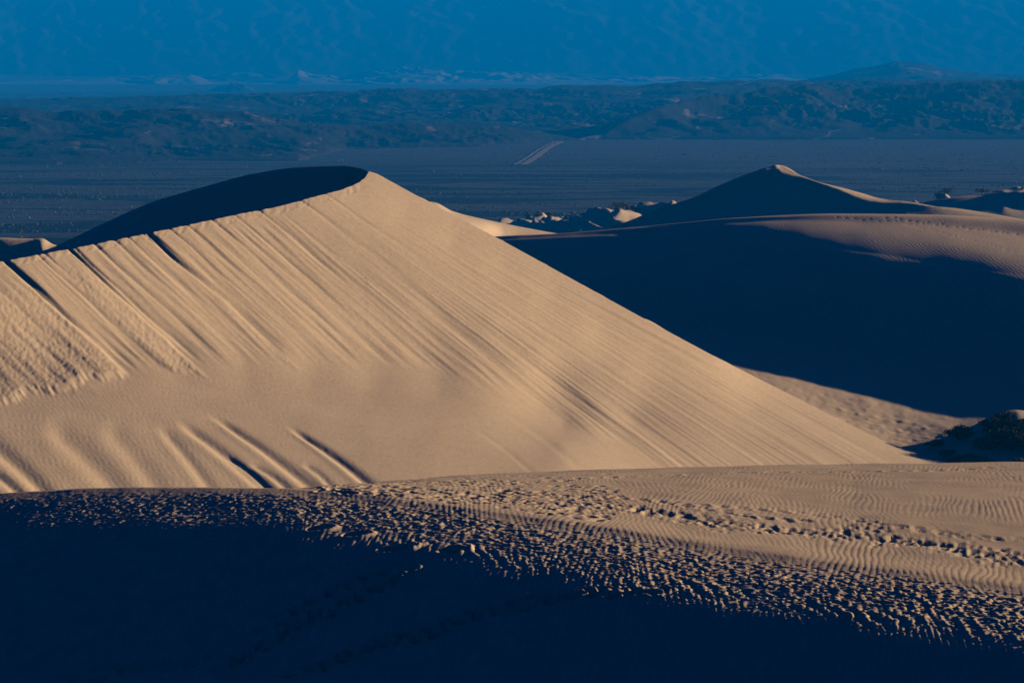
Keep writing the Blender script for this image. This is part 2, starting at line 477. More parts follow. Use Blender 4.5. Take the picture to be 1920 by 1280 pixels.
def build_main():
    cols = np.concatenate([np.linspace(-240, 700, 420, endpoint=False), np.linspace(700, 2100, 470)])
    # ---- the front face: start on the brink, walk down the fall lines
    C = []; feet = []
    def bpy_(s): return float(np.interp(s, BR[:, 0], BR[:, 1]))
    def bD(s): return float(pchip(*zip(*BD), np.array([float(s)]))[0])
    for s in (-240, -120, 0, 100, 200, 300, 380, 460, 530, 590, 640, 670, 692):
        p0 = bpy_(s); D0 = bD(s); x, y, z = [float(q) for q in world_at(s, p0, D0)]
        C.append((s, p0, D0))
        az = radians(np.interp(s, [-300, 0, 300, 560, 640, 692], [42, 41, 40, 36, 24, 8]))
        m = np.interp(s, [-900, 0, 300, 480, 560, 640, 692], [0.93, 0.93, 0.90, 0.84, 0.76, 0.635, 0.512])
        t0 = (CAMZ - z) / y
        k = m * (cos(az) + x / y * sin(az)) - t0 * sin(az)
        def at_h(h):
            X_, Y_, Z_ = x + h * cos(az), y - h * sin(az), z - k * h
            cy = Y_ * cos(PITCH) - (Z_ - CAMZ) * sin(PITCH); cz = Y_ * sin(PITCH) + (Z_ - CAMZ) * cos(PITCH)
            px = 960 + FPX * X_ / cy; py = 640 - FPX * cz / cy
            return px, py, X_, Y_, Z_, py > min(np.interp(px, *zip(*TOE)), 960)
        h = 0
        while True:
            h += 4.0 if s > 500 else 2.5
            px, py, X_, Y_, Z_, past = at_h(h)
            if past or px > 1420 or Z_ < CAMZ - 29: break
            C.append((px, py, Y_))
        if past and s < 560:
            lo, hi = h - 4.0, h
            for _ in range(24):
                mid_ = (lo + hi) / 2
                if at_h(mid_)[5]: hi = mid_
                else: lo = mid_
            px, py, X_, Y_, Z_, _p = at_h(lo)
            C.append((px, py, Y_)); feet.append((px, py, X_, Y_, Z_ - CAMZ))
    # the apron: one gently tilted plane fitted to the feet of the fall lines
    F_ = np.array(feet); bb = 0.0
    aa, cc = np.linalg.lstsq(np.column_stack([F_[:, 2], np.ones(len(F_))]), F_[:, 4] - bb * F_[:, 3], rcond=None)[0]
    for px, py, *_r in feet:
        for q in (py + 40, py + 120, 960):
            mx, t1 = ray(px, q)
            C.append((px, q, float(-cc / (t1 + aa * mx + bb))))
    for p, d in ((1560, 223), (1750, 217), (1900, 212), (2100, 206)):
        C.append((p, bpy_(p), d))
    for p, q, zr in ((1350, 960, -29.6), (1550, 950, -31.2), (1750, 940, -32.4), (2100, 960, -32.6)):
        C.append((p, q, float(d_for_z(p, q, CAMZ + zr))))
    C = np.array(C)
    b0 = np.interp(cols, BR[:, 0], BR[:, 1])
    tt = np.concatenate([np.linspace(0, 1, 300) ** 1.25, [1.15, 1.35]])
    PYf = b0[None] + (np.maximum(960, b0 + 60)[None] - b0[None]) * tt[:, None]
    PXf = np.broadcast_to(cols, PYf.shape)
    Df = 1 / thin_plate(C[:, 0], C[:, 1], 1 / C[:, 2], PXf, PYf)
    bd = Df[0]
    # ---- behind the brink: shaded hollow under the far crest on the left, quick fall on the right
    rowB = np.column_stack([cols, b0, bd])
    bk0 = [(-260, 556, 213), (0, 500, 221), (200, 470, 227), (300, 446, 229), (440, 415, 228), (560, 388, 231), (640, 362, 232), (684, 338, 231), (692, 322, 230), (720, 335, 228.6), (940, 451, 227), (1200, 594, 223.5), (1550, 775, 215), (1750, 863, 208), (2200, 907, 195)]
    bk1 = [(-260, 547, 225), (0, 493, 231), (80, 480, 236), (200, 455, 240), (300, 434, 242.5), (440, 403.5, 243), (560, 378, 240), (640, 356, 237), (684, 334, 231.8), (692, 322, 230.4), (720, 335.5, 230), (940, 452, 228.5), (1200, 595, 225), (1550, 776, 216.5), (1750, 864, 209.5), (2200, 908, 196)]
    bk2 = [(-260, 538, 232), (0, 486, 237), (60, 474, 242), (90, 467, 244), (130, 449, 247), (200, 416, 249), (280, 381, 249.5), (380, 351, 248.5), (480, 325, 246.5), (560, 313.5, 243.5), (640, 311, 239), (675, 315, 234.5), (692, 322.5, 231), (720, 337, 231.6), (940, 454, 230), (1200, 597, 226.5), (1550, 779, 218), (1750, 866, 211), (2200, 911, 197)]
    bk3 = [(-260, 556, 240), (0, 502, 250), (90, 482, 260), (200, 438, 266), (380, 378, 270), (560, 347, 268), (640, 345, 262), (692, 352, 254), (720, 365, 252), (940, 478, 246), (1200, 620, 240), (1550, 798, 230), (1750, 878, 220), (2200, 925, 205)]
    bk4 = [(-260, 640, 258), (0, 600, 272), (200, 540, 295), (560, 480, 300), (720, 480, 285), (940, 560, 270), (1200, 680, 258), (1550, 840, 240), (1750, 905, 228), (2200, 960, 212)]
    def follow(r, dy, dd):
        # on the right flank the back rows keep their distance behind the skyline
        out = [q for q in r if q[0] < 693]
        for q in (720, 800, 940, 1100, 1200, 1400, 1550, 1650, 1750, 1900, 2100):
            out.append((q, float(np.interp(q, cols, b0)) + dy, float(np.interp(q, cols, bd)) + dd))
        return out
    bk0, bk1, bk2, bk3, bk4 = [follow(r, *e) for r, e in zip((bk0, bk1, bk2, bk3, bk4), ((.7, .8), (1.8, 2.0), (4, 3.5), (26, 14), (90, 34)))]
    PXb, PYb, Db, vb = loft([bk4, bk3, bk2, bk1, bk0, rowB], [8, 14, 44, 8, 10], cols)
    vb = np.interp(vb, [0, 1, 2, 3, 4, 5], [0, 1, 2, 3, 3.5, 4])
    PX = np.vstack([PXb[:-1], PXf]); PY = np.vstack([PYb[:-1], PYf]); D = np.vstack([Db[:-1], Df])
    v = np.concatenate([vb[:-1], 4 + tt * 4])
    X, Y, Z = world_at(PX, PY, D)
    V = v[:, None] + 0 * PX
    front = V >= 4
    # --- fall line family: each starts on the brink at s and runs down to the right
    s_k = np.linspace(-900, 692, 500)
    b_k = np.interp(s_k, BR[:, 0], BR[:, 1])
    b_k[s_k < -260] = 548 - (s_k[s_k < -260] + 260) * 0.21
    m_k = np.interp(s_k, [-900, 0, 300, 480, 560, 640, 692], [0.93, 0.93, 0.90, 0.84, 0.76, 0.635, 0.512])
    S = np.empty(PX.shape)
    for c in range(PX.shape[1]):
        line = b_k + m_k * (cols[c] - s_k)
        S[:, c] = np.interp(-PY[:, c], -line, s_k) if line[0] > line[-1] else 0
    # widen the fan measure so that the streaks stay distinct where the lines gather at the apex
    fan = np.interp(S, [-900, 0, 300, 480, 560, 640, 680, 692], [-900, 0, 300, 520, 660, 900, 1080, 1170])
    along = np.hypot(PX - S, PY - np.interp(S, s_k, b_k))              # how far down the line, in pixels
    W = fan * 0.0375                                                    # metres across
    L = along * 0.045
    toe_py = np.interp(PX, *zip(*TOE)) + 9 * fbm(W * 1.1, W * 0, 3, 3)
    above = sstep(10, -40, PY - toe_py)
    right = sstep(640, 900, fan)
    body = front * np.clip(sstep(0, 70, along), 0, 1)
    st = 0.055 * fbm(W * 0.62 + 0.05 * L, L * 0.035, 3, 61) + 0.034 * fbm(W * 1.9, L * 0.07, 3, 62) + 0.014 * fbm(W * 5.0, L * 0.12, 2, 63)
    st_r = 0.030 * fbm(W * 0.9, L * 0.03, 3, 71) + 0.020 * fbm(W * 2.6, L * 0.05, 3, 72) + 0.012 * fbm(W * 7.0, L * 0.08, 2, 73)
    gather = np.where(S > 520, sstep(0, 420, along), 1.0) * (0.5 + 0.5 * sstep(1170, 1100, fan))
    dz = gather * (st * 1.6 * (1 - right) * above + st_r * 1.25 * sstep(560, 760, fan) * sstep(1165, 1080, fan) * (0.35 + 0.65 * above)) * body
    # --- deep gullies cut in the brink
    def gully(s0, w0, dep, hi, drift=0.0):
        c = s0 + drift * along + 1.2 * np.sin(along / 23.0 + s0)
        f = np.exp(-np.abs((S - c) / (w0 * (.6 + along / 260))) ** 1.6)
        return -dep * f * (1 - np.clip(along / hi, 0, 1)) ** .8 * front
    for a_ in ((12, 6, .34, 230), (17, 3, .12, 330), (72, 3, .08, 330), (86, 3, .10, 240), (132, 5, .32, 200), (141, 3, .14, 330), (178, 4, .14, 170), (278, 5, .36, 190), (270, 2, .10, 120), (283, 3, .10, 330),
               (400, 4, .10, 240), (352, 4, .10, 200), (320, 3, .10, 300), (440, 3, .07, 260), (488, 4, .09, 220), (565, 4, .08, 220), (215, 4, .10, 260), (240, 3, .08, 200), (610, 3, .06, 260)):
        dz = dz + gully(*a_)
    # --- rough avalanche tongues with lobed toes
    def tongue(sa, sb, toe_a, toe_b, th, seed, top=40, lobes=5.0):
        s1 = sa + (S - sa) * 0
        e = np.minimum(S - sa, sb - S)
        side = sstep(-3, 9, e + 2.0 * fbm(L * .5, W * .3, 3, seed))
        fr = np.clip((S - sa) / (sb - sa), 0, 1)
        lob = np.abs(np.sin(fr * pi * lobes / 2 + 0.4)) ** 0.6
        tl = toe_a + (toe_b - toe_a) * fr - (1 - lob) * 22 + 7 * fbm(W * 3, L * .2, 2, seed + 5)
        end = sstep(0, -20, along - tl)
        tk = side * end * sstep(top, top + 60, along) * front
        rough = 0.024 * fbm(X * 4.0 + .5 * Y, Y * 1.3, 4, seed + 9, gain=.62) + 0.045 * fbm(W * 1.3, L * 0.12, 3, seed + 11)
        lev = 0.05 * np.exp(-(e / 3.0) ** 2)
        return tk * (th * (0.4 + 0.6 * sstep(60, 300, along)) + rough + lev), tk
    t1, k1 = tongue(-700, 10, 330, 322, .16, 81, lobes=13)
    t2, k2 = tongue(76, 128, 330, 372, .08, 91, top=20, lobes=2.4)
    t3, k3 = tongue(268, 279, 380, 388, .07, 101, top=120, lobes=1)
    t1b, k1b = tongue(-120, -60, 338, 352, .03, 85, top=150, lobes=3)
    keep = 1 - 0.8 * np.clip(k1 + k2, 0, 1)
    dz = dz * keep + t1 + t2 + t3 + 0.35 * t1b
    # --- wind flutes in the low apron
    def flute(p0, p1, w0, w1, dep, fade=.25):
        ax, ay = p0; bx, by = p1
        l = math.hypot(bx - ax, by - ay)
        ux, uy = (bx - ax) / l, (by - ay) / l
        a = ((PX - ax) * ux + (PY - ay) * uy) / l
        c = (PX - ax) * uy - (PY - ay) * ux - 5 * np.sin(a * 3)         # positive to the upper right
        w = w0 + (w1 - w0) * np.clip(a, 0, 1.3)
        prof = np.where(c > 0, np.exp(-(c / w) ** 2), np.exp(-(c / (w * 0.75)) ** 2))
        rim = 0.35 * np.exp(-((c + w * 1.6) / (w * .8)) ** 2)
        return 0.30 * dep * (0.6 * rim - prof) * sstep(0, fade, a) * front
    for p0, p1, w0, w1, dep in (((292, 795), (395, 920), 9, 13, .28), ((325, 785), (492, 915), 8, 11, .48), ((388, 774), (585, 915), 5, 11, .52),
                                ((535, 797), (690, 907), 4, 9, .62), ((415, 848), (503, 915), 3, 6, .26), ((565, 868), (620, 912), 4, 7, .25),
                                ((465, 868), (540, 918), 4, 7, .30), ((80, 790), (230, 930), 20, 24, .40), ((-60, 800), (85, 925), 18, 14, .50), ((-60, 860), (35, 925), 8, 10, .4),
                                ((190, 790), (300, 925), 22, 22, .30), ((930, 765), (1080, 872), 4, 7, .07), ((880, 800), (990, 880), 3, 5, .07)):
        dz = dz + flute(p0, p1, w0, w1, dep)
    # small ripples on the apron, and general unevenness
    dz = dz + front * 0.0035 * np.sin(2 * pi * (X * .8 + Y * .25 + .2 * fbm(X * .4, Y * .4, 2, 111)) / 0.26) * sstep(-20, 30, PY - toe_py) * sstep(900, 500, PX)
    dz = dz + 0.04 * fbm(X * .12, Y * .08, 3, 121) * sstep(4.0, 4.6, V)
    # crumbled brink
    dz = dz + (np.abs(V - 4) < 0.1) * 0.03 * fbm(X * 2.5, Y * .5, 3, 131) * (PX < 690)
    # soft folds inside the shaded bowl, trampled near the apex
    back = (V < 4) * (V > 2)
    dz = dz + back * 0.12 * fbm(X * .5, Y * .15, 3, 141) * sstep(4, 3.6, V) * sstep(2, 2.3, V)
    Z = Z + dz
    ob = mesh_grid('sand_dune', X, Y, Z, M_main)
    tag(ob, 'tall sunlit dune with avalanche streaks running down its bright face from a curved crest', 'dune', kind='structure')

build_main()

# ================================================================== MIDDLE DUNE AND BASIN
def build_mid():
    cols = np.concatenate([np.linspace(600, 2000, 520, endpoint=False), np.linspace(2000, 3600, 90)])
    zc = lambda px, py, rel: (px, py, float(d_for_z(px, py, CAMZ + rel)))
    cr = [(600, 470, 372), (800, 449, 358), (940, 443, 346), (1050, 437, 340), (1200, 425, 331), (1400, 407, 321), (1600, 400.5, 315), (1750, 402, 312), (1850, 407, 310), (1920, 412, 308), (2050, 430, 300), (2201, 456, 281), (2330, 515, 267), (2453, 600, 254), (2723, 665, 238), (3192, 720, 215), (3600, 800, 201)]
    b1 = [(p, y + 30 + (max(0, p - 1600) * .03), d + 45) for p, y, d in cr]
    b2 = [(p, y + 150, d + 95) for p, y, d in cr]
    cr2 = [(600, 471, 371), (800, 450, 357), (940, 444.3, 345), (1200, 427.5, 329), (1400, 414, 315), (1600, 418, 306), (1750, 424, 301), (1920, 441, 296), (2050, 466, 288), (2201, 492, 268), (2330, 545, 260), (2453, 625, 247), (2723, 690, 232), (3192, 745, 211), (3600, 830, 197)]
    te = [(600, 480, 368), (800, 458, 354), (940, 451, 342), (1200, 438, 324), (1400, 444, 306), (1600, 470, 289), (1750, 492, 282), (1920, 516, 271), (2050, 535, 270), (2201, 560, 265), (2330, 630, 253), (2453, 675, 240), (2723, 730, 224), (3192, 800, 203), (3600, 900, 190)]
    st = [(600, 570, 340), (940, 527, 322), (1200, 515, 300), (1400, 530, 292), (1600, 560, 276), (1750, 605, 271), (1920, 648, 263), (2201, 700, 253), (2453, 720, 226), (2723, 770, 214), (3192, 850, 196), (3600, 960, 180)]
    ft = [zc(600, 620, -29.0), zc(940, 590, -29.2), zc(1200, 600, -29.3), zc(1340, 622, -29.5), zc(1600, 655, -30), zc(1750, 680, -30.7), zc(1920, 715, -31.3), zc(2200, 800, -30.5), zc(2600, 870, -30), zc(3000, 940, -29.5), zc(3600, 1040, -29)]
    f2 = [zc(600, 700, -29.6), zc(940, 680, -29.7), zc(1200, 685, -29.8), zc(1340, 705, -30.2), zc(1600, 760, -31.6), zc(1750, 800, -32.8), zc(1920, 830, -32.4), zc(2200, 880, -32.0), zc(2600, 960, -31), zc(3000, 1020, -30), zc(3600, 1140, -29.5)]
    f3 = [zc(600, 820, -30.2), zc(940, 810, -30.3), zc(1200, 820, -30.5), zc(1340, 830, -30.9), zc(1600, 870, -33.4), zc(1750, 890, -34.2), zc(1920, 900, -33.3), zc(2200, 960, -33), zc(2600, 1060, -31.5), zc(3000, 1120, -31), zc(3600, 1240, -30)]
    f4 = [zc(600, 1150, -31), zc(1340, 1150, -33), zc(1920, 1150, -34.5), zc(2600, 1300, -33), zc(3600, 1500, -32)]
    PX, PY, D, v = loft([b2, b1, cr, cr2, te, st, ft, f2, f3, f4], [6, 12, 20, 34, 40, 34, 50, 70, 8], cols)
    uc = np.arange(600, 3601, 4.0)
    def even(A, w):
        U_ = np.stack([np.interp(uc, cols, a) for a in A])
        U_ = smooth_cols(U_, 24, w)
        return np.stack([np.interp(cols, uc, a) for a in U_])
    base_D, base_P = D.copy(), PY.copy()
    D = even(D, sstep(2.0, 2.8, v)); PY = even(PY, sstep(2.2, 3.0, v))
    w_ = sstep(1.9, 2.0, v)[:, None]
    D = D * w_ + base_D * (1 - w_); PY = PY * w_ + base_P * (1 - w_)
    D = smooth_cols(D.T.copy(), 11, np.ones(D.shape[1])).T * sstep(3.0, 4.1, v)[:, None] * sstep(6.5, 5.5, v)[:, None] + D * (1 - sstep(3.0, 4.1, v) * sstep(6.5, 5.5, v))[:, None]
    X, Y, Z = world_at(PX, PY, D)
    # hummocks where the shrubs grow, plus an unseen mound added to shade them
    def hum(px, py, rel, hgt, rx, ry, pw=2.0):
        d = float(d_for_z(px, py, CAMZ + rel)); mx, t = ray(px, py)
        r = np.hypot((X - mx * d) / rx, (Y - d) / ry)
        return hgt * np.exp(-r ** pw)
    for a in HUMS: Z = Z + hum(*a)
    basin = sstep(5.6, 6.4, v)[:, None]
    Z = Z + basin * (0.09 * fbm(X * .22, Y * .08, 4, 201) + 0.012 * fbm(X * 1.6, Y * .8, 4, 202))
    # scattered prints on the sunlit floor
    gg = np.random.default_rng(5)
    for px, py, n in ((1450, 716, 8), (1590, 745, 16), (1690, 765, 30), (1740, 775, 20), (1650, 790, 14), (1500, 735, 10), (1620, 760, 16)):
        for k in range(n):
            d = float(d_for_z(px + gg.normal(0, 40), py + gg.normal(0, 6), CAMZ - 31)); mx, t = ray(px + gg.normal(0, 40), py)
            r2 = ((X - mx * d) / gg.uniform(.2, .5)) ** 2 + ((Y - d) / .45) ** 2
            near = r2 < 9
            Z = Z + np.where(near, gg.choice([-.045, .035]) * np.exp(-np.minimum(r2, 30)), 0)
    Z = Z + (1 - basin) * 0.05 * fbm(X * .1, Y * .05, 3, 203)
    # a line of footprints over the rippled top
    for (ax, ay), (bx, by), n, dd in (((1570, 407), (1680, 415), 8, .05), ((1665, 408), (1905, 440), 20, .07), ((1690, 418), (1900, 470), 26, .035)):
        for k in range(n):
            f = k / (n - 1) + gg.normal(0, .008)
            px = ax + (bx - ax) * f; py = ay + (by - ay) * f + gg.normal(0, 1)
            j = np.argmin(np.abs(cols - px)); i = np.argmin(np.abs(PY[:, j] - py) + 1000 * ((v < 2) | (v > 5)))
            x_, y_ = X[i, j], Y[i, j]
            r2 = ((X - x_) / .13) ** 2 + ((Y - y_) / .35) ** 2
            Z = Z + np.where(r2 < 9, -dd * np.exp(-np.minimum(r2, 30)), 0)
    keep_grid('mid', X, Y, Z)
    ob = mesh_grid('sand_dune', X, Y, Z, M_mid)
    tag(ob, 'broad rippled dune right of centre whose wide blue shadow fills the hollow', 'dune', kind='structure')

# px, py, level below the camera, height, radius x, radius y, power
HUMS = [(1890, 822, -32.2, 2.5, 3.2, 4.5, 2.2), (1800, 826, -32.2, 1.1, 2.0, 3.4, 2.0), (1835, 850, -32.6, 0.7, 3.0, 2.6, 2.0), (1935, 880, -32.9, 0.5, 2.2, 2.4, 2.0),
        (1805, 874, -32.9, 0.7, 1.4, 1.4, 2.0), (2070, 820, -32, 2.9, 4.0, 4.2, 2.0), (1760, 846, -33.2, 0.3, 1.2, 2, 2.0)]  # the rightmost mound is out of view, added to shade the shrubs
build_mid()

# ================================================================== DUNES BEHIND
def simple_dune(rows, subs, cols, label, seed, amp=0.1, mat=None):
    PX, PY, D, v = loft(rows, subs, cols)
    X, Y, Z = world_at(PX, PY, D)
    Z = Z + amp * fbm(X * .12, Y * .06, 4, seed)
    ob = mesh_grid('sand_dune', X, Y, Z, mat or M_far)
    tag(ob, label, 'dune', kind='structure')
    return ob

# the peaked dune
def pk(px, py, b=0.6):
    """a point of the peak's shaded front plane"""
    mx, t = ray(px, py)
    # -t y = -20.2 + .1 (mx y - 40) - b (430 - y)
    return (px, py, float((20.2 + 4.0 + b * 430) / (b + t + 0.1 * mx)))
PKS = [(1040, 443), (1100, 436), (1160, 421), (1240, 389), (1300, 370), (1350, 347), (1400, 327), (1440, 314), (1455, 309.5)]
simple_dune([
    [(1040, 520, 520), (1240, 480, 510), (1460, 440, 500), (1700, 440, 500), (1900, 500, 500)],
    [(p, q + 20, pk(p, q)[2] + 22) for p, q in PKS] + [(1510, 352, 452), (1600, 380, 450), (1700, 392, 448), (1900, 430, 445)],
    [(p, q, pk(p, q)[2] + .6) for p, q in PKS] + [(1464, 310, pk(1464, 317)[2] + 4), (1504, 330, pk(1504, 331)[2] + 1), (1540, 343, pk(1540, 343)[2] + .6), (1575, 352, pk(1575, 355)[2] + 3), (1620, 364, pk(1620, 370)[2] + 6), (1660, 374, pk(1660, 378)[2] + 5), (1700, 378, pk(1700, 380)[2] + 2), (1760, 389, pk(1760, 390)[2] + 1), (1820, 401, pk(1820, 402)[2] + 1), (1900, 420, pk(1900, 420)[2] + 1)],
    [pk(p, q + 1.2) for p, q in PKS[:-1]] + [pk(1456, 316), pk(1470, 321), pk(1490, 328), pk(1504, 331.5), pk(1540, 344), pk(1575, 355), pk(1600, 365), pk(1640, 377), pk(1700, 380.5), pk(1760, 391), pk(1820, 403), pk(1900, 422)],
    [pk(1040, 462), pk(1160, 440), pk(1240, 417), pk(1350, 385), pk(1440, 360), pk(1520, 366), pk(1600, 385), pk(1700, 399), pk(1900, 436)],
    [pk(1040, 480, .5), pk(1240, 460, .5), pk(1440, 420, .5), pk(1600, 420, .5), pk(1900, 460, .5)],
    [(1040, 560, 400), (1240, 520, 398), (1440, 500, 395), (1600, 500, 395), (1900, 530, 395)],
], [6, 16, 12, 40, 30, 6], np.linspace(1040, 1900, 330), 'peaked shaded dune right of centre with a small sunlit tip', 301, .10)

# the bright shoulder behind the tall dune
simple_dune([
    [(640, 470, 420), (800, 460, 420), (1100, 500, 420)],
    [(640, 392, 376), (760, 384, 374), (850, 410, 378), (960, 432, 384), (1100, 455, 388)],
    [(640, 385, 356), (760, 371, 356), (800, 377, 357), (815, 379, 357), (850, 396, 361), (900, 409, 365), (960, 422, 368), (1040, 437, 372), (1100, 447, 376)],
    [(640, 392, 348), (760, 380, 347), (820, 397, 347), (865, 412, 348), (905, 424, 352), (945, 442, 359), (1040, 445, 366), (1100, 455, 371)],
    [(640, 430, 340), (820, 432, 341), (865, 436, 343), (905, 444, 347), (945, 452, 353), (1100, 470, 361)],
    [(640, 520, 321), (865, 520, 324), (1100, 520, 336)],
], [5, 10, 34, 20, 12], np.linspace(640, 1100, 226), 'bright curved dune shoulder showing behind the tall dune', 311, .05)

# small dune edge far left, with one lit triangle
simple_dune([
    [(-260, 520, 420), (60, 520, 420), (400, 520, 420)],
    [(-260, 452, 345), (0, 452, 345), (75, 462, 345), (200, 480, 345), (400, 500, 345)],
    [(-260, 447, 330), (0, 446, 330), (60, 447, 330), (78, 446.5, 330), (100, 458, 331), (200, 480, 332), (400, 500, 332)],
    [(-260, 449, 328), (0, 448, 328), (60, 449, 328.5), (76, 462, 326), (98, 463, 327), (200, 484, 328), (400, 505, 328)],
    [(-260, 500, 325.5), (76, 500, 325), (400, 530, 325)],
    [(-260, 560, 320), (76, 560, 320), (400, 580, 320)],
], [5, 10, 12, 16, 10], np.linspace(-260, 400, 160), 'low dark dune beyond the left end of the tall dune', 321, .05)

# slip face fragments at the far right
simple_dune([
    [(1700, 470, 420), (2100, 470, 420)],
    [(1700, 404, 372), (1770, 396, 370), (1850, 402, 368), (1920, 412, 366), (2100, 440, 360)],
    [(1700, 398, 356), (1760, 388, 356), (1775, 389, 356), (1850, 399, 354), (1890, 406, 353), (1920, 411, 352), (2100, 434, 348)],
    [(1700, 401, 353), (1770, 392, 353), (1850, 403, 351), (1890, 411, 349), (1920, 417, 348), (2100, 441, 345)],
    [(1700, 420, 347), (1850, 420, 346), (1920, 432, 343), (2100, 456, 340)],
    [(1700, 500, 335), (2100, 500, 330)],
], [4, 10, 8, 14, 8], np.linspace(1700, 2100, 120), 'thin sunlit dune edge at far right behind the rippled dune', 331, .03)
simple_dune([
    [(1620, 470, 620), (2100, 470, 620)],
    [(1620, 400, 520), (1760, 378, 518), (1880, 372, 515), (1960, 350, 515), (2100, 345, 515)],
    [(1620, 393, 500), (1700, 384, 500), (1760, 374, 499), (1820, 366, 498), (1880, 361, 496), (1893, 362, 496), (1920, 360, 496), (1960, 340, 496), (2100, 330, 496)],
    [(1620, 395, 497), (1700, 386, 497), (1820, 368, 495), (1878, 366, 493), (1886, 382, 488), (1920, 391, 486), (1960, 386, 486), (2100, 380, 486)],
    [(1620, 410, 484), (1880, 408, 480), (1920, 412, 478), (2100, 410, 478)],
    [(1620, 480, 460), (2100, 480, 455)],
], [4, 10, 16, 18, 8], np.linspace(1620, 2100, 140), 'dark dune at far right with a sunlit ribbed slip face', 341, .05)

# field of small dunes between the big dunes and the plain
def build_field():
    cols = np.linspace(660, 2360, 520)
    Ds = np.geomspace(450, 900, 230)
    PX, D = np.meshgrid(cols, Ds)
    X = (PX - 960) / FPX * D; Y = D
    base = np.interp(D, [450, 540, 640, 740, 830, 900], [19, 21, 19, 10, 2.0, -1.5])
    base = base - 6 * sstep(1250, 900, PX) * sstep(850, 600, D) + 1.5 * sstep(1600, 1800, PX)
    base = base - 26 * sstep(760, 500, PX) * sstep(860, 500, D)
    wob = 5 * fbm(X * .03, Y * .03, 3, 401)
    # asymmetric crests: gentle towards the sun, steep away from it
    ph = (X * 1.0 + Y * .35 + wob * 2.2) / 10.0
    f = ph - np.floor(ph)
    saw = np.where(f < .30, f / .30, (1 - f) / .70)
    amp = 3.1 * sstep(-.35, .5, fbm(X * .02, Y * .014, 3, 402)) * sstep(880, 780, D)
    ph2 = (X * .8 - Y * .5 + wob * 1.5) / 9.0
    f2 = ph2 - np.floor(ph2)
    saw2 = np.where(f2 < .3, f2 / .3, (1 - f2) / .7)
    Z = base + amp * (saw ** 1.1) + 0.5 * amp * saw2 + 1.2 * fbm(X * .04, Y * .04, 4, 403)
    keep_grid('field', X, Y, Z)
    ob = mesh_grid('dune_field', X, Y, Z, M_far)
    tag(ob, 'field of small sharp dunes between the big dunes and the dark plain', 'dunes', kind='structure')
build_field()

# ================================================================== PLAIN
def build_plain():
    m, nt, bs = new_mat('desert plain')
    pos = nd(nt, 'ShaderNodeNewGeometry').outputs['Position']
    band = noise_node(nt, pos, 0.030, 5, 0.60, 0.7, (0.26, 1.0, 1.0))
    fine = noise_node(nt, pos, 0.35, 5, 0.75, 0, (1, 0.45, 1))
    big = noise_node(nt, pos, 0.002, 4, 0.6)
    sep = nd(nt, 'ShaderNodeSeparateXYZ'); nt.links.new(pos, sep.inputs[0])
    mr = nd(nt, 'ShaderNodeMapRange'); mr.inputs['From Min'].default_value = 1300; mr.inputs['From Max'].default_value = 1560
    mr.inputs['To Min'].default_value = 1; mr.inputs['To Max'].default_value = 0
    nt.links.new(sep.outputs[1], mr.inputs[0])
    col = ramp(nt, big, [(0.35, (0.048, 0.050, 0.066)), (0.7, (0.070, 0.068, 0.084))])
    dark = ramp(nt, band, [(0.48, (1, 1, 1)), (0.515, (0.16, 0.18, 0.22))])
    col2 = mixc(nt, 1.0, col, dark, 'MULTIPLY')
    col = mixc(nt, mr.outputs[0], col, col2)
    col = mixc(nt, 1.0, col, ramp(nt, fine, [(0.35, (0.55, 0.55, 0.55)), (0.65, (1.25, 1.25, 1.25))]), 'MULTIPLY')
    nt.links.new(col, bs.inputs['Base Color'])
    nt.links.new(bump(nt, noise_node(nt, pos, 0.5, 5, .7), 1, .35), bs.inputs['Normal'])
    xs = np.concatenate([np.linspace(-9000, -700, 12, endpoint=False), np.linspace(-700, 700, 260, endpoint=False), np.linspace(700, 9000, 13)])
    ys = np.concatenate([[-3000, -500, 0, 400], np.geomspace(700, 7200, 260), [7442, 9000, 13000]])
    X, Y = np.meshgrid(xs, ys)
    inn = (np.abs(X) < 690) & (Y > 690) & (Y < 7100)
    Z = plain_z(Y) + inn * (0.5 * fbm(X * .012, Y * .03, 4, 501))
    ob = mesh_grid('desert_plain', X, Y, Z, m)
    tag(ob, 'flat dusky desert plain crossed by dark bands beyond the dunes', 'plain', kind='structure')
build_plain()

# ================================================================== HILLS
def rock_material(name, c0, c1, c2, sc, lit_patch=None):
    m, nt, bs = new_mat(name)
    pos = nd(nt, 'ShaderNodeNewGeometry').outputs['Position']
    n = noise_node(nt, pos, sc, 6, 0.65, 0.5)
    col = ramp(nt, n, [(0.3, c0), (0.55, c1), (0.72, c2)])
    if lit_patch:
        pn = noise_node(nt, pos, lit_patch[0], 5, 0.6, 1.0, lit_patch[3])
        col = mixc(nt, ramp(nt, pn, [(lit_patch[1], (0, 0, 0)), (lit_patch[1] + .06, (1, 1, 1))]), col, lit_patch[2])
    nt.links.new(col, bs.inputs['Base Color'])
    nt.links.new(bump(nt, noise_node(nt, pos, sc * 12, 5, .7), 1, .6), bs.inputs['Normal'])
    return m

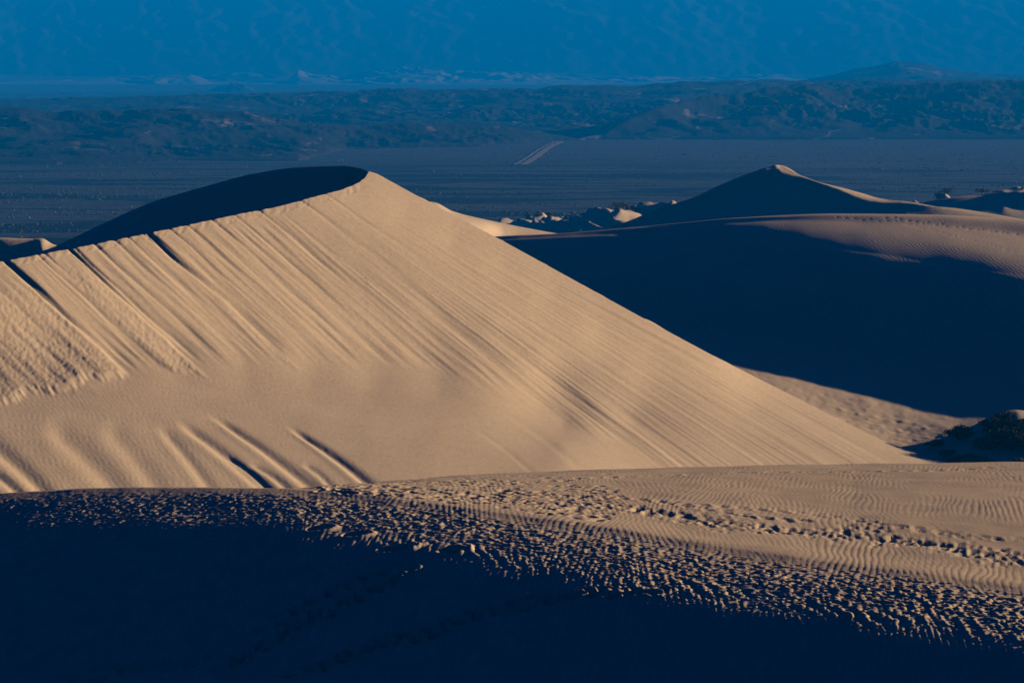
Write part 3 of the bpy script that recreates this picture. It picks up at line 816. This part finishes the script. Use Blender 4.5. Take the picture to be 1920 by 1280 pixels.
def build_hills():
    m = rock_material('dark desert rock', (0.012, 0.012, 0.014), (0.020, 0.017, 0.017), (0.032, 0.025, 0.022), 0.02, (0.045, .60, (0.15, 0.115, 0.105), (1, .5, 1)))  # pale patches painted into the rock as sunlit bits of the slopes
    cols = np.linspace(-420, 2360, 800)
    Ds = np.geomspace(1420, 5200, 330)
    PX, D = np.meshgrid(cols, Ds)
    X = (PX - 960) / FPX * D; Y = D
    def layer(base, sil, dc, back):
        """base: row where the foot meets the plain, sil: skyline rows, dc: distance of the skyline, back: width behind"""
        bp = np.interp(cols, *zip(*base)); sp = np.interp(cols, *zip(*sil))
        dcc = np.interp(cols, *zip(*dc)); bk = back
        db = d_on_plain(cols, bp)
        mx, t = ray(cols, sp)
        h = np.maximum(CAMZ - t * dcc - plain_z(dcc), 0.1)
        f = np.where(D < dcc, (D - db) / np.maximum(dcc - db, 30), 1 - (D - dcc) / bk)
        f = np.clip(f, 0, 1)
        return h * (f ** 0.8), f, h
    L = [
        layer([(-420, 315), (0, 312), (150, 309), (330, 302), (560, 302), (650, 280), (900, 275), (1050, 264), (1120, 262), (2360, 262)],
              [(-420, 205), (0, 200), (60, 203), (120, 210), (200, 206), (350, 203), (470, 212), (560, 228), (680, 236), (800, 232), (950, 240), (1040, 256), (1080, 262), (1120, 256), (1180, 222), (1240, 198), (1310, 180), (1380, 176), (1430, 164), (1470, 162), (1510, 158), (1560, 165), (1620, 164), (1700, 155), (1920, 147), (2360, 140)],
              [(-420, 1760), (560, 1800), (1000, 1850), (1120, 1900), (1300, 2100), (1600, 2250), (2360, 2250)], 300),
        layer([(-420, 250), (2360, 250)],
              [(-420, 192), (0, 187), (200, 182), (330, 178), (600, 172), (760, 166), (860, 168), (1000, 166), (1060, 160), (1200, 160), (1280, 153), (1420, 150), (1530, 152), (1700, 150), (2360, 145)],
              [(-420, 2700), (900, 2800), (2360, 3000)], 600),
        layer([(-420, 215), (2360, 215)],
              [(-420, 260), (1420, 240), (1500, 152), (1560, 141), (1600, 129), (1640, 122), (1680, 114), (1720, 117), (1760, 126), (1800, 134), (1860, 139), (2000, 141), (2360, 130)],
              [(-420, 4300), (2360, 4300)], 700),
    ]
    Z = np.full(X.shape, -3.0)
    for k, (z, f, h) in enumerate(L):
        sc = (0.009, 0.006, 0.004)[k]
        wx = X + 22 * fbm(X * .01, Y * .01, 3, 610 + k); wy = Y + 22 * fbm(X * .01, Y * .01, 3, 620 + k)
        r = ridged(wx * sc, wy * sc * .62, 6, 600 + k * 7)
        mod = np.where(f < 0.999, 1 - 0.68 * (1 - r) * (1 - f ** 4), 1)
        gul = ridged((X + .55 * Y) * .050 + .8 * fbm(X * .012, Y * .012, 3, 640), (Y - .3 * X) * .010, 5, 650 + k, gain=.6) - .5
        rough = .25 + .95 * sstep(-.35, .55, fbm(X * .0045, Y * .0035, 3, 680 + k))
        zz = z * mod + rough * sstep(0, .25, f) * np.minimum(h, 24) * (0.45 * gul) * (1 - 0.75 * f) + (f > 0) * sstep(0, .3, f) * 1.2 * fbm(X * .03, Y * .03, 4, 660)
        zz = np.where(f <= 0, -3.0, zz)
        Z = np.maximum(Z, zz)
    edge = sstep(1420, 1440, D) * sstep(5200, 5100, D)
    Z = Z * edge - 3 * (1 - edge) + plain_z(Y)
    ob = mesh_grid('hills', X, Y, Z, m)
    tag(ob, 'dark eroded hills rising from the plain in blue haze', 'hills', kind='structure')
    # small rocky outcrop on the far plain
    d0 = float(d_on_plain(437, 172))
    g = np.linspace(-1, 1, 70)
    U, V = np.meshgrid(g, g)
    x0 = (437 - 960) / FPX * d0
    X = x0 + U * 42; Y = d0 + V * 60
    env = np.clip(1 - U ** 2, 0, 1) ** .7 * np.clip(1 - V ** 2, 0, 1)
    Z = float(plain_z(d0)) - 1.0 + env * (3.0 + 17 * ridged(X * .03, Y * .03, 5, 671) * (1 - .35 * np.abs(U - .1)))
    ob = mesh_grid('rocky_hill', X, Y, Z, m)
    tag(ob, 'small isolated rocky outcrop on the far pale plain at upper left', 'outcrop', kind='structure')
build_hills()

# ================================================================== MOUNTAIN
def build_mountain():
    m = rock_material('mountain rock', (0.045, 0.04, 0.04), (0.07, 0.06, 0.055), (0.10, 0.08, 0.07), 0.004)
    cols = np.linspace(-1400, 3300, 640)
    Ds = np.geomspace(6700, 8600, 230)
    PX, D = np.meshgrid(cols, Ds)
    X = (PX - 960) / FPX * D; Y = D
    base = 6950 + 60 * fbm(X * .001, X * 0, 3, 701)
    f = (D - base)
    h = np.where(f > 0, 0.030 * np.minimum(f, 450) + 0.42 * np.clip(f - 450, 0, 900), 0)
    wx = X + 50 * fbm(X * .002, Y * .002, 3, 710); wy = Y + 50 * fbm(X * .002, Y * .002, 3, 711)
    r = ridged(wx * .0075 + .002 * wy, wy * .0030, 6, 720)
    env = sstep(250, 800, f)
    low = np.exp(-((f - 280) / 200.0) ** 2) * sstep(-.15, .5, fbm(X * .002, Y * .001, 2, 733))
    Z = h * (0.97 + 0.05 * r) + env * 4 * ridged((X + .8 * Y) * .012 + .2 * wx * .01, wy * .003, 5, 724, gain=.6) + env * 5 * fbm(wx * .03, wy * .015, 4, 722) + low * 30 * ridged(wx * .016, wy * .008, 5, 730)
    Z = np.where(f > 0, Z, -4) + plain_z(Y)
    Z = np.minimum(Z, 180 + 20 * r)
    Z[-1, :] = -80
    ob = mesh_grid('mountain', X, Y, Z, m)
    tag(ob, 'huge hazy blue mountain slope filling the top of the view', 'mountain', kind='structure')
build_mountain()

def build_badlands():
    m = rock_material('pale badland clay', (0.16, 0.13, 0.11), (0.24, 0.19, 0.16), (0.34, 0.27, 0.22), 0.01)
    cols = np.linspace(-200, 2100, 620)
    Ds = np.linspace(6350, 7350, 110)
    PX, D = np.meshgrid(cols, Ds)
    X = (PX - 960) / FPX * D; Y = D
    top = np.interp(cols, [-200, 0, 250, 300, 360, 400, 540, 560, 600, 640, 700, 780, 860, 1000, 1080, 1180, 1300, 1450, 1500, 1600, 2100],
                    [0, 4, 16, 26, 26, 3, 5, 36, 26, 16, 34, 44, 34, 26, 14, 22, 14, 26, 10, 4, 0])
    f = np.clip(1 - np.abs((Y - 6900) / 420.0), 0, 1)
    wx = X + 60 * fbm(X * .004, Y * .004, 3, 771); wy = Y + 60 * fbm(X * .004, Y * .004, 3, 772)
    r = ridged(wx * .010 + wy * .004, wy * .006, 5, 770, gain=.6)
    Z = plain_z(Y) - 3 + (f ** .7) * (3 + top[None] * (.25 + .9 * r))
    Z = np.where(f > 0, Z, plain_z(Y) - 3)
    tag(mesh_grid('badlands', X, Y, Z, m), 'low pale badland ridges catching light along the foot of the blue mountain', 'badlands', kind='structure')
build_badlands()

# ================================================================== ROAD AND SCRUB ON THE PLAIN
def plain_surface(x, y):
    return plain_z(y) + 0.5 * fbm(x * .012, y * .03, 4, 501)

def flat_mat(name, c0, c1, sc=2.0):
    m, nt, bs = new_mat(name)
    pos = nd(nt, 'ShaderNodeNewGeometry').outputs['Position']
    nt.links.new(ramp(nt, noise_node(nt, pos, sc, 4), [(0.3, c0), (0.7, c1)]), bs.inputs['Base Color'])
    return m

def build_road():
    m = flat_mat('pale gravel', (0.17, 0.15, 0.14), (0.24, 0.21, 0.19), .3)
    co, q = [], []
    for w0, w1, a0, a1 in ((0, 7, 0, 5), (11, 24, 8, 22)):
        n = 40
        for k in range(n):
            f = k / (n - 1)
            for e in (0, 1):
                px = 961 + 74 * f + (w0 + (w1 - w0) * e) * (1 - f) * 1.1 + (a0 + (a1 - a0) * e) * f + 1.5 * sin(f * 7)
                py = 310 - 43.5 * f
                d = float(d_on_plain(px, py)); x = float(ray(px, py)[0]) * d
                co.append((x, d, float(plain_surface(x, d)) + .35))
            if k: b = len(co) - 4; q.append((b, b + 1, b + 3, b + 2))
    ob = mesh_raw('gravel_road', np.array(co), np.array(q), m)
    tag(ob, 'pale straight gravel track crossing the plain towards the dark hills', 'road', kind='structure')
build_road()

def blob_field(name, label, cat, mat, n, prob, size, seed, px_rng=(-250, 2170), py_rng=(255, 445)):
    g = np.random.default_rng(seed)
    px = g.uniform(*px_rng, n * 3); py = g.uniform(*py_rng, n * 3)
    d = d_on_plain(px, py); x = ray(px, py)[0] * d
    keep = g.random(n * 3) < prob(x, d, px, py)
    x, d = x[keep][:n], d[keep][:n]
    k = len(x); s_ = g.uniform(*size, k)
    z = plain_surface(x, d) - .1
    ang = np.arange(5) / 5 * 2 * pi
    base = np.stack([x[:, None] + s_[:, None] * np.cos(ang) * g.uniform(.7, 1.2, (k, 5)), d[:, None] + s_[:, None] * np.sin(ang) * g.uniform(.7, 1.2, (k, 5)), np.repeat(z[:, None], 5, 1)], -1)
    midr = np.stack([x[:, None] + .8 * s_[:, None] * np.cos(ang + .5) * g.uniform(.7, 1.2, (k, 5)), d[:, None] + .8 * s_[:, None] * np.sin(ang + .5), z[:, None] + s_[:, None] * g.uniform(.5, .9, (k, 5))], -1)
    top = np.stack([x + g.normal(0, .15, k) * s_, d, z + s_ * 1.05], -1)[:, None]
    co = np.concatenate([base, midr, top], 1).reshape(-1, 3)
    t = []
    for i in range(5):
        j = (i + 1) % 5
        t += [(i, j, 5 + i), (j, 5 + j, 5 + i), (5 + i, 5 + j, 10)]
    t = np.array(t)[None] + (np.arange(k) * 11)[:, None, None]
    ob = mesh_raw(name, co, t.reshape(-1, 3), mat, smooth=False)
    tag(ob, label, cat, kind='stuff')

M_scrub = flat_mat('dry scrub', (0.05, 0.05, 0.04), (0.11, 0.095, 0.07), .5)
M_pale = flat_mat('pale rock', (0.35, 0.31, 0.29), (0.5, 0.45, 0.42), .5)
blob_field('scrub', 'low dry scrub scattered all over the dusky plain', 'scrub', M_scrub, 9000,
           lambda x, d, px, py: sstep(-.1, .8, fbm(x * .008, d * .02, 4, 801, gain=.7)), (.15, .62), 802)
blob_field('pale_rocks', 'tiny pale rocks glinting here and there on the plain', 'rocks', M_pale, 70,
           lambda x, d, px, py: 0.2 + 0.8 * (fbm(x * .02, d * .02, 2, 803) > .2), (.2, .5), 804)

# ================================================================== SHRUBS
def tube(co, q, pts, r0, r1, sides=5):
    base = len(co)
    for i, p in enumerate(pts):
        r = r0 + (r1 - r0) * i / (len(pts) - 1)
        for k in range(sides):
            a = 2 * pi * k / sides
            co.append((p[0] + r * cos(a), p[1] + r * sin(a), p[2]))
    for i in range(len(pts) - 1):
        for k in range(sides):
            k2 = (k + 1) % sides
            q.append((base + i * sides + k, base + i * sides + k2, base + (i + 1) * sides + k2, base + (i + 1) * sides + k))

def leaf_mat(name, c0, c1):
    m, nt, bs = new_mat(name)
    pos = nd(nt, 'ShaderNodeNewGeometry').outputs['Position']
    nt.links.new(ramp(nt, noise_node(nt, pos, 3.0, 3), [(0.35, c0), (0.65, c1)]), bs.inputs['Base Color'])
    return m

M_twig = flat_mat('grey twigs', (0.10, 0.08, 0.06), (0.16, 0.13, 0.10))
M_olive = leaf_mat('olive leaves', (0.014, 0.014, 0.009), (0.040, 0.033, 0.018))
M_rust = leaf_mat('dry rusty twigs', (0.10, 0.05, 0.035), (0.17, 0.095, 0.06))
M_straw = leaf_mat('straw coloured stems', (0.28, 0.21, 0.10), (0.42, 0.33, 0.17))
M_sage = leaf_mat('pale green leaves', (0.17, 0.18, 0.08), (0.32, 0.30, 0.15))

def shrub(name, label, cat, loc, w, h, mat, seed, leaves=1400, leaf=.09, spiky=0.0, upright=0.0, group=None):
    g = np.random.default_rng(seed)
    root = bpy.data.objects.new(name, None); scene.collection.objects.link(root)
    root.location = (loc[0], loc[1], loc[2] - .04)
    tag(root, label, cat, group)
    co, q, tips = [], [], []
    nb = 16 if leaves > 700 else 10
    for b in range(nb):
        a = 2 * pi * (b + g.uniform(-.4, .4)) / nb
        rad = g.uniform(.25, 1.0) if b else 0.05
        ht = h * (1 - .55 * rad ** 2) * g.uniform(.65, 1.0) * (1 + spiky * (b % 5 == 0))
        end = np.array([cos(a) * rad * w / 2, sin(a) * rad * w / 2 * .9, ht])
        mid = end * np.array([.55, .55, .5]) + g.normal(0, .04 * w, 3) * np.array([1, 1, .3])
        tube(co, q, [(0, 0, -.05), tuple(mid), tuple(end)], .022 * (1 + h), .006)
        for t in (0.45, .65, .8, .92, 1.0, 1.0):
            tips.append((mid + (end - mid) * (t * 2 - 1) if t > .5 else mid * (t * 2), t))
    mesh_raw('stems', np.array(co), np.array(q), M_twig, root)
    # leaves in clumps around the branches, each a small folded blade
    T = np.array([p for p, t in tips]); tt = np.array([t for p, t in tips])
    i = g.integers(0, len(T), leaves)
    cl = .085 * (w + h) * (.35 + .65 * tt[i])
    P = T[i] + g.normal(0, 1, (leaves, 3)) * cl[:, None] * np.array([.55, .5, .38])
    P[:, 2] = np.abs(P[:, 2]) + .02
    A = g.normal(0, 1, (leaves, 3)); A[:, 2] = A[:, 2] * .7 + upright * 3; A /= np.linalg.norm(A, axis=1)[:, None]
    B = np.cross(A, g.normal(0, 1, (leaves, 3))); B /= np.linalg.norm(B, axis=1)[:, None]
    L = (leaf * g.uniform(.6, 1.5, leaves))[:, None]; W = L * (.42 if upright < .2 else .12)
    V = np.stack([P - B * W, P + A * L * .5 - np.array([0, 0, 1]) * W * .2, P + B * W, P + A * L * 2.0 * .5 + B * 0], 1)
    V = np.stack([P - A * L, P - B * W, P + A * L, P + B * W], 1)
    F = np.arange(leaves * 4).reshape(-1, 4)
    mesh_raw('foliage', V.reshape(-1, 3), F, mat, root, smooth=False)
    return root

G1 = 'desert shrubs on the hummocks right of the hollow'
near = [
    (1886, 800, 84, 30, M_olive, 'dark olive shrub with a pointed tip crowning the highest hummock at right', .6, 0, 'desert_shrub', 'shrub'),
    (1800, 820, 58, 25, M_olive, 'dark spreading shrub on the left end of the hummocks', .2, 0, 'desert_shrub', 'shrub'),
    (1862, 806, 34, 14, M_rust, 'small rust brown shrub between the two dark hummock shrubs', 0, 0, 'desert_shrub', 'shrub'),
    (1900, 842, 118, 50, M_olive, 'biggest dark shrub mass sprawling down the shaded hummock face', .1, 0, 'desert_shrub', 'shrub'),
    (1850, 838, 50, 26, M_olive, 'medium dark shrub tucked against the left side of the biggest shrub', .1, 0, 'desert_shrub', 'shrub'),
    (1757, 833, 40, 8, M_olive, 'low faint shrub flat in the blue shade left of the hummocks', 0, 0, 'desert_shrub', 'shrub'),
    (1776, 852, 34, 15, M_rust, 'brown twiggy shrub just above the pale green tussock', .1, 0, 'desert_shrub', 'shrub'),
    (1793, 865, 46, 18, M_sage, 'pale green tussock lit by the sun at the foot of the tall dune', 0, .5, 'grass_tussock', 'tussock'),
    (1818, 860, 34, 14, M_straw, 'straw yellow tussock right beside the pale green one', 0, .8, 'grass_tussock', 'tussock'),
    (1842, 865, 44, 12, M_straw, 'flat golden tussock at the right end of the sunlit plants', 0, .8, 'grass_tussock', 'tussock'),
    (1912, 866, 30, 12, M_sage, 'small green tussock peeping over the foreground dune near the right edge', 0, .4, 'grass_tussock', 'tussock'),
]
for k, (px, py, w, h, m, lab, sp, up, nm, cat) in enumerate(near):
    loc = ground_at('mid', px, py); sc_ = loc[1] / FPX
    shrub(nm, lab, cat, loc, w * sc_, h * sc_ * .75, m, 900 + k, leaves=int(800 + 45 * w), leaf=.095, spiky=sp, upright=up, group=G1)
G2 = 'distant shrubs among the small dunes'
far = [
    (1165, 391, 46, 12, M_rust, 'distant brown shrub standing alone left of the peaked dune'),
    (1188, 392, 26, 8, M_olive, 'small dark bush beside the lone distant brown shrub'),
    (908, 408, 20, 6, M_rust, 'tiny rusty bush behind the bright dune shoulder'),
    (992, 405, 16, 7, M_rust, 'leftmost tiny bush above the little sunlit dunes'),
    (1010, 405, 22, 9, M_rust, 'middle and widest bush above the little sunlit dunes'),
    (1032, 405, 16, 6, M_rust, 'rightmost tiny bush above the little sunlit dunes'),
    (1756, 368, 26, 12, M_olive, 'dark distant shrub on a hummock right of the peaked dune'),
    (1780, 362, 40, 11, M_rust, 'wide rusty shrub on the hummock right of the peaked dune'),
    (1839, 358, 28, 8, M_rust, 'small rusty shrub near the far right dunes'),
    (1868, 358, 16, 5, M_rust, 'smallest reddish shrub near the far right dunes'),
    ]
for k, (px, py, w, h, m, lab) in enumerate(far):
    loc = ground_at('field', px, py); sc_ = loc[1] / FPX
    shrub('desert_shrub', lab, 'shrub', loc, w * sc_, h * sc_, m, 950 + k, leaves=500, leaf=.16, spiky=.2, group=G2)

# ================================================================== HAZE
def build_haze():
    x0, x1, y0, y1, z0, z1 = -9100, 9100, -3100, 13100, -82, 204
    co = np.array([(x, y, z) for x in (x0, x1) for y in (y0, y1) for z in (z0, z1)], float)
    q = np.array([(0, 1, 3, 2), (4, 6, 7, 5), (0, 4, 5, 1), (2, 3, 7, 6), (0, 2, 6, 4), (1, 5, 7, 3)])
    m = bpy.data.materials.new('haze'); m.use_nodes = True
    nt = m.node_tree; nt.nodes.clear()
    out = nt.nodes.new('ShaderNodeOutputMaterial'); pv = nt.nodes.new('ShaderNodeVolumePrincipled')
    pv.inputs['Color'].default_value = HAZE_COLOR
    pv.inputs['Density'].default_value = HAZE_DENSITY
    pv.inputs['Anisotropy'].default_value = 0.0
    nt.links.new(pv.outputs[0], out.inputs['Volume'])
    ob = mesh_raw('haze', co, q, m, smooth=False)
    tag(ob, 'blue evening haze over the whole desert', 'haze', kind='stuff')
build_haze()
